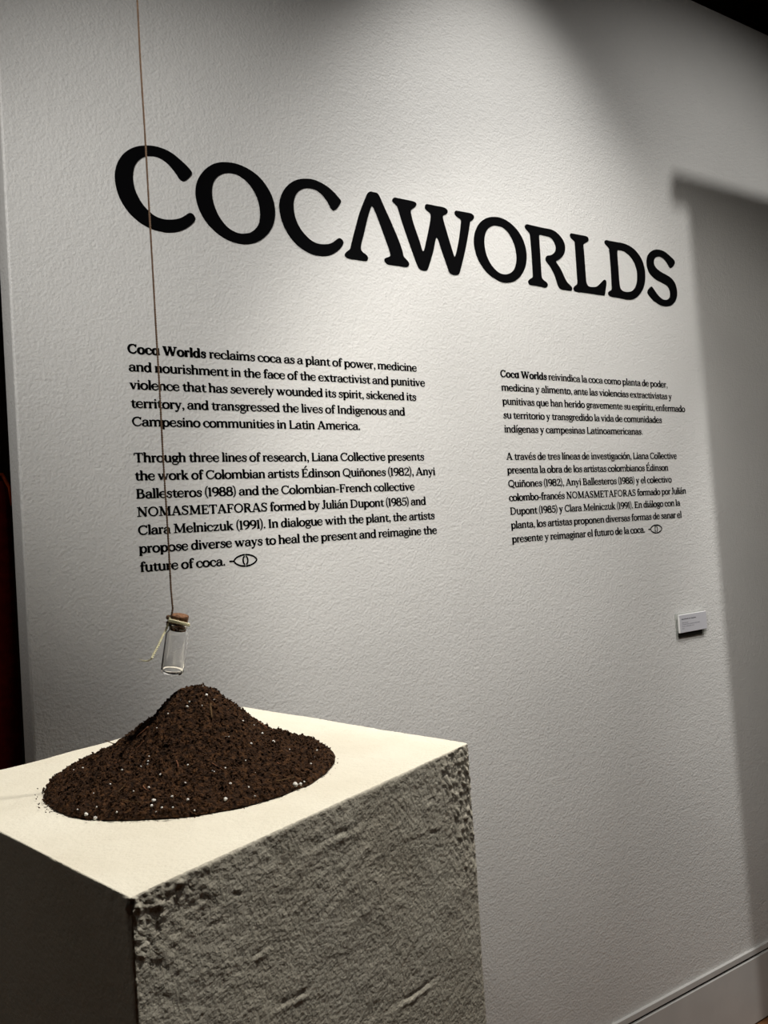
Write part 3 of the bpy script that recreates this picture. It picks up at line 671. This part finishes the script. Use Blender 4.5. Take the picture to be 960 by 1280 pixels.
PERLITE = [(0.3131,0.8832,0.00177), (0.2892,0.8784,0.00153), (0.2938,0.8842,0.00105), (0.3195,0.8770,0.00092), (0.3347,0.8736,0.00092), (0.2713,0.8899,0.00083), (0.2570,0.8858,0.00089), (0.3430,0.8362,0.00138), (0.3185,0.8448,0.00089), (0.3214,0.8442,0.00069), (0.2382,0.8583,0.00119), (0.2689,0.8248,0.00130), (0.2408,0.8636,0.00080), (0.3471,0.8656,0.00107), (0.3634,0.8745,0.00094), (0.3039,0.8727,0.00084), (0.3142,0.8959,0.00072), (0.2880,0.8948,0.00071), (0.1692,0.8316,0.00196), (0.1752,0.8213,0.00182), (0.2248,0.7983,0.00209), (0.2207,0.7915,0.00140), (0.2231,0.7859,0.00109), (0.2280,0.7845,0.00121), (0.2395,0.7883,0.00123), (0.2513,0.7774,0.00147), (0.2264,0.8184,0.00126), (0.2407,0.8268,0.00102), (0.2132,0.8656,0.00105), (0.1890,0.9334,0.00103), (0.1834,0.9536,0.00105), (0.1982,0.8535,0.00102), (0.2296,0.8538,0.00091), (0.2371,0.8555,0.00099), (0.2579,0.8025,0.00113), (0.2361,0.7765,0.00091), (0.1922,0.8080,0.00091), (0.1786,0.8284,0.00086), (0.1823,0.8560,0.00076), (0.1643,0.8453,0.00093), (0.2124,0.8220,0.00087), (0.3601,0.7683,0.00260), (0.3665,0.7696,0.00163), (0.3724,0.7724,0.00105), (0.3696,0.8367,0.00175), (0.2831,0.7621,0.00184), (0.2954,0.7794,0.00145), (0.3115,0.7728,0.00127), (0.3664,0.8592,0.00128), (0.2876,0.8060,0.00097), (0.2870,0.7999,0.00083), (0.3120,0.7591,0.00094), (0.3951,0.8010,0.00117), (0.4226,0.8386,0.00108), (0.3888,0.8384,0.00092), (0.4080,0.8153,0.00091), (0.3006,0.8042,0.00097), (0.3250,0.8100,0.00080), (0.3879,0.8689,0.00087), (0.2529,0.7647,0.00078), (0.3259,0.7896,0.00085), (0.3121,0.8087,0.00066)]
TWIGS = [(0.2062,0.8372,0.667,0.0168,0.0005,0.000), (0.3517,0.7723,0.154,0.0213,0.0008,0.001), (0.3113,0.8667,-1.858,0.0147,0.0016,0.001), (0.2055,0.8103,-0.937,0.0233,0.0006,0.000), (0.2300,0.9780,2.2,0.0150,0.0007,0.011)]

for (x, y, s) in PERLITE:
    obj('perlite_grain', pebble((x, y, soil_z(x, y) + s * .45), s), M['perlite'], mound, True)
def twig(p0, a, l, r, lift, mat, name, bend=.1):
    pts = []
    for i in range(8):
        t = i / 7 - .5
        x = p0[0] + l * t * math.cos(a) - bend * l * (t * t) * math.sin(a); y = p0[1] + l * t * math.sin(a) + bend * l * (t * t) * math.cos(a)
        pts.append((x, y, max(soil_z(x, y, False), TOPZ) + .0012 + lift * max(0, t + .5)))
    obj(name, mesh_of(name, *tube(pts, [r * (1 - .5 * i / 7) for i in range(8)], 6)), mat, mound, True)
for (x, y, a, l, r, lift) in TWIGS: twig((x, y), a, l, r, lift, M['twig'], 'twig')
for i in range(16):
    r = SR * math.sqrt(random.uniform(.02, .95)); an = random.uniform(0, 6.28)
    x, y = SX + r * math.cos(an), SY + r * math.sin(an)
    twig((x, y), random.uniform(0, 6.28), random.uniform(.008, .02), random.uniform(.0004, .0009), .0003, M['bark'], 'bark_chip', random.uniform(-.3, .3))

# ------------------------------------------------------------------ hanging vial and its twine
PX, PY = .2885, .9093        # the plumb line of the twine
TOP = Vector((.2958, .9040, 1.4325)); BOT = Vector((.2871, .9185, 1.3650))     # the vial hangs slightly tilted
AX = (BOT - TOP).normalized()
AU = AX.cross(Vector((0, 1, 0))).normalized(); AV = AX.cross(AU)
def on_axis(s, a=0.0, r=0.0): return TOP + AX * s + AU * (r * math.cos(a)) + AV * (r * math.sin(a))
def lathe(prof, seg=48):
    v, f = [], []; n = len(prof)
    for (s, r) in prof:
        for k in range(seg): v.append(tuple(on_axis(s, 2 * math.pi * k / seg, r)))
    for i in range(n - 1):
        for k in range(seg): f.append((i * seg + k, i * seg + (k + 1) % seg, (i + 1) * seg + (k + 1) % seg, (i + 1) * seg + k))
    f.append(tuple(range(seg))); f.append(tuple(range(n * seg - 1, (n - 1) * seg - 1, -1)))
    return v, f
def lathe_obj(name, prof, mat, parent, seg=48):
    me = mesh_of(name, *lathe(prof, seg)); bm = bmesh.new(); bm.from_mesh(me); bmesh.ops.recalc_face_normals(bm, faces=bm.faces[:]); bm.to_mesh(me); bm.free()
    o = obj(name, me, mat, parent, True)
    return o
vial = empty('glass_vial', tuple(BOT))
tag(vial, 'small empty clear glass vial with a cork, hanging tilted above the soil heap', 'vial')
OUT = [(.0115, .0098), (.0118, .0108), (.0130, .0112), (.0142, .0108), (.0150, .0101), (.0195, .0100), (.0210, .0106), (.0228, .0121), (.0245, .0128), (.030, .0129), (.060, .0129), (.0655, .0128), (.0678, .0122), (.0690, .0108), (.0692, .006)]
INN = [(.0662, .006), (.0660, .0100), (.0648, .0114), (.063, .0117), (.030, .0117), (.0250, .0116), (.0232, .0110), (.0216, .0096), (.0200, .0090), (.0150, .0090), (.0118, .0091)]
def glass_shell():
    seg = 64; ring = OUT + INN; v, f = [], []; n = len(ring)
    for (s, r) in ring:
        for k in range(seg): v.append(tuple(on_axis(s, 2 * math.pi * k / seg, r)))
    for i in range(n):
        j = (i + 1) % n
        if i == len(OUT) - 1: continue
        for k in range(seg): f.append((i * seg + k, i * seg + (k + 1) % seg, j * seg + (k + 1) % seg, j * seg + k))
    a = (len(OUT) - 1) * seg; b = len(OUT) * seg
    f.append(tuple(range(a, a + seg))); f.append(tuple(range(b, b + seg)))
    me = mesh_of('glass_body', v, f); bm = bmesh.new(); bm.from_mesh(me); bmesh.ops.recalc_face_normals(bm, faces=bm.faces[:]); bm.to_mesh(me); bm.free()
    return me
obj('glass_body', glass_shell(), M['glass'], vial, True)
lathe_obj('cork_stopper', [(.002, .0090), (.0024, .0096), (.0035, .0099), (.0105, .0094), (.0114, .0091), (.0190, .0088), (.0196, .0083)], M['cork'], vial)

tw = empty('twine', (PX, PY, 3.75))
tag(tw, 'thin brown jute twine hanging straight down from above to the vial neck', 'twine')
def two_ply(pts, r, pitch, mb, fray=0):
    """two twisted plies along a densely sampled path"""
    pts = [Vector(p) for p in pts]; L = 0; ac = [0]
    for a, b in zip(pts, pts[1:]): L += (b - a).length; ac.append(L)
    for ph in (0, math.pi):
        q = []
        for i, p in enumerate(pts):
            t = (pts[min(i + 1, len(pts) - 1)] - pts[max(i - 1, 0)]).normalized()
            a = t.cross(Vector((.3, .9, .1)))
            if a.length < .05: a = t.cross(Vector((1, 0, 0)))
            a.normalize(); b = t.cross(a); g = ph + 2 * math.pi * ac[i] / pitch
            k = 1 + .18 * noise.noise(p * 90 + Vector((ph, 0, 0)))
            q.append(p + (a * math.cos(g) + b * math.sin(g)) * (r * .5 * k))
        mb.add(tube(q, [r * .55 * (1 + .15 * noise.noise(p * 160)) for p in q], 6))
    for i in range(fray):         # loose fibres
        k = random.randrange(1, len(pts) - 1); p = pts[k]
        d = Vector((random.uniform(-1, 1), random.uniform(-1, 1), random.uniform(-1, 1))).normalized()
        l = random.uniform(.002, .005)
        mb.add(tube([p, p + d * l * .6 + Vector((0, 0, .0006)), p + d * l], [.00010, .00008, .00004], 4))
def dense(p, step):
    out = []
    for a, b in zip(p, p[1:]):
        a = Vector(a); b = Vector(b); n = max(1, int((b - a).length / step))
        out += [a.lerp(b, i / n) for i in range(n)]
    return out + [Vector(p[-1])]
mb = MB()
neck = on_axis(.0012, math.pi, .0096)
P0 = Vector((PX, PY, 0))
side = Vector((.2858, .9100, 1.4285))
line = dense([(PX, PY, 3.75), (PX, PY, 1.46)], .0007)
for p in line: p.x += .0005 * noise.noise(Vector((0, 0, p.z * 9))); p.y += .0005 * noise.noise(Vector((5, 0, p.z * 9)))
two_ply(line + dense([(PX, PY, 1.46), (PX - .0005, PY - .004, 1.4380), (PX - .003, PY - .004, 1.4285), tuple(side)], .0007), .00112, .0052, mb, 260)
mb.build('strand', M['twine'], tw)
# loops round the neck: local angle runs round the axis
TILT = 2.2
mb = MB()
lp = []
for i in range(150):
    t = i / 149; a = math.pi + 2 * math.pi * 2.4 * t
    lp.append(on_axis(.0088 + .0036 * t + .0034 * math.sin(a + TILT), a, .0108 + .0006 * t))
two_ply(lp, .0013, .0050, mb, 30)
o = mb.build('neck_loop', M['twine_lit'], tw); o['label'] = 'loops of twine, coloured as lit, tied round the vial neck'
mb = MB()
for (d, r, tl) in (((0, 0, 0), .0034, .3), ((.0012, -.001, -.003), .0026, 1.2), ((-.0012, .0005, -.0062), .0022, 2.2)):
    c = side + Vector(d); kn = []
    for i in range(46):
        a = 2 * math.pi * i / 22
        kn.append(c + Vector((math.cos(a) * r, math.sin(a) * r * math.cos(tl), math.sin(a) * r * math.sin(tl) + .0008 * math.sin(a * 2.5))))
    two_ply(kn, .0014, .0045, mb, 8)
mb.build('knot', M['twine'], tw)
mb = MB()
EYE_P = Vector((0, 0, EYE))
path = [tuple(side), (.2824, .9160, 1.4149), (.2786, .9190, 1.4070), (.2749, .9215, 1.3984), (.2708, .9240, 1.3905), (.2674, .9262, 1.3835)]
path = [tuple(EYE_P + (Vector(p) - EYE_P) * (1 - .0085 * i)) for i, p in enumerate(path)]     # the tail stands out towards the viewer
two_ply([Vector(p) for p in catmull(path, 14)], .00135, .0060, mb, 26)
for k in range(7):            # unravelled end
    e = Vector(path[-1]); d = Vector((-.0045 - .0012 * k, .003 + .0007 * k, -.0020 - .0012 * math.sin(k)))
    mb.add(tube(catmull([tuple(e), tuple(e + d * .5 + Vector((0, 0, -.0012))), tuple(e + d + Vector((-.001, 0, .0006 * (k % 3))))], 4), .00022, 5))
mb.build('loose_tail', M['twine_lit'], tw)['label'] = 'frayed loose end of the twine, coloured as lit'

# ------------------------------------------------------------------ dark space beyond the wall's left end
def drape():
    v, f = [], []
    n, m = 60, 30
    x0, x1, y = -.50, .447, 3.2
    for i in range(n + 1):
        t = i / n; x = x0 + (x1 - x0) * t
        top = 1.792 + .004 * math.sin(x * 30) - (.05 * (x - .425) / .022 if x > .425 else .03 * (.425 - x) / .925)
        for j in range(m + 1):
            z = top * (1 - j / m) + .02
            v.append((x, y + .02 * math.sin(x * 42 + .6 * math.sin(z * 3)) * (.4 + .6 * j / m), z))
    for i in range(n):
        for j in range(m): f.append((i * (m + 1) + j, i * (m + 1) + j + 1, (i + 1) * (m + 1) + j + 1, (i + 1) * (m + 1) + j))
    return v, f
dr = empty('red_cloth_screen', (0, 3.2, 0))
tag(dr, 'dark red cloth hung on a low screen in the dark beyond the wall end', 'screen')
o = obj('cloth', mesh_of('cloth', *drape()), M['red_cloth'], dr, True)
sol = o.modifiers.new('thickness', 'SOLIDIFY'); sol.thickness = .012
mb = MB()
hem = [(-.50 + .925 * i / 30, 3.19, 1.812 + .004 * math.sin((-.50 + .925 * i / 30) * 30) - .03 * (.925 - .925 * i / 30) / .925) for i in range(31)] + [(.449, 3.19, 1.765), (.455, 3.19, 1.70)]
mb.add(tube(hem, .007, 8)); mb.build('hem', M['orange_trim'], dr)['label'] = 'orange red hem along the top'
for x in (-.48, .43):
    mb = MB(); mb.add(tube([(x, 3.215, 0), (x, 3.215, 1.70)], .012, 10)); mb.build('pole', M['ceiling'], dr)
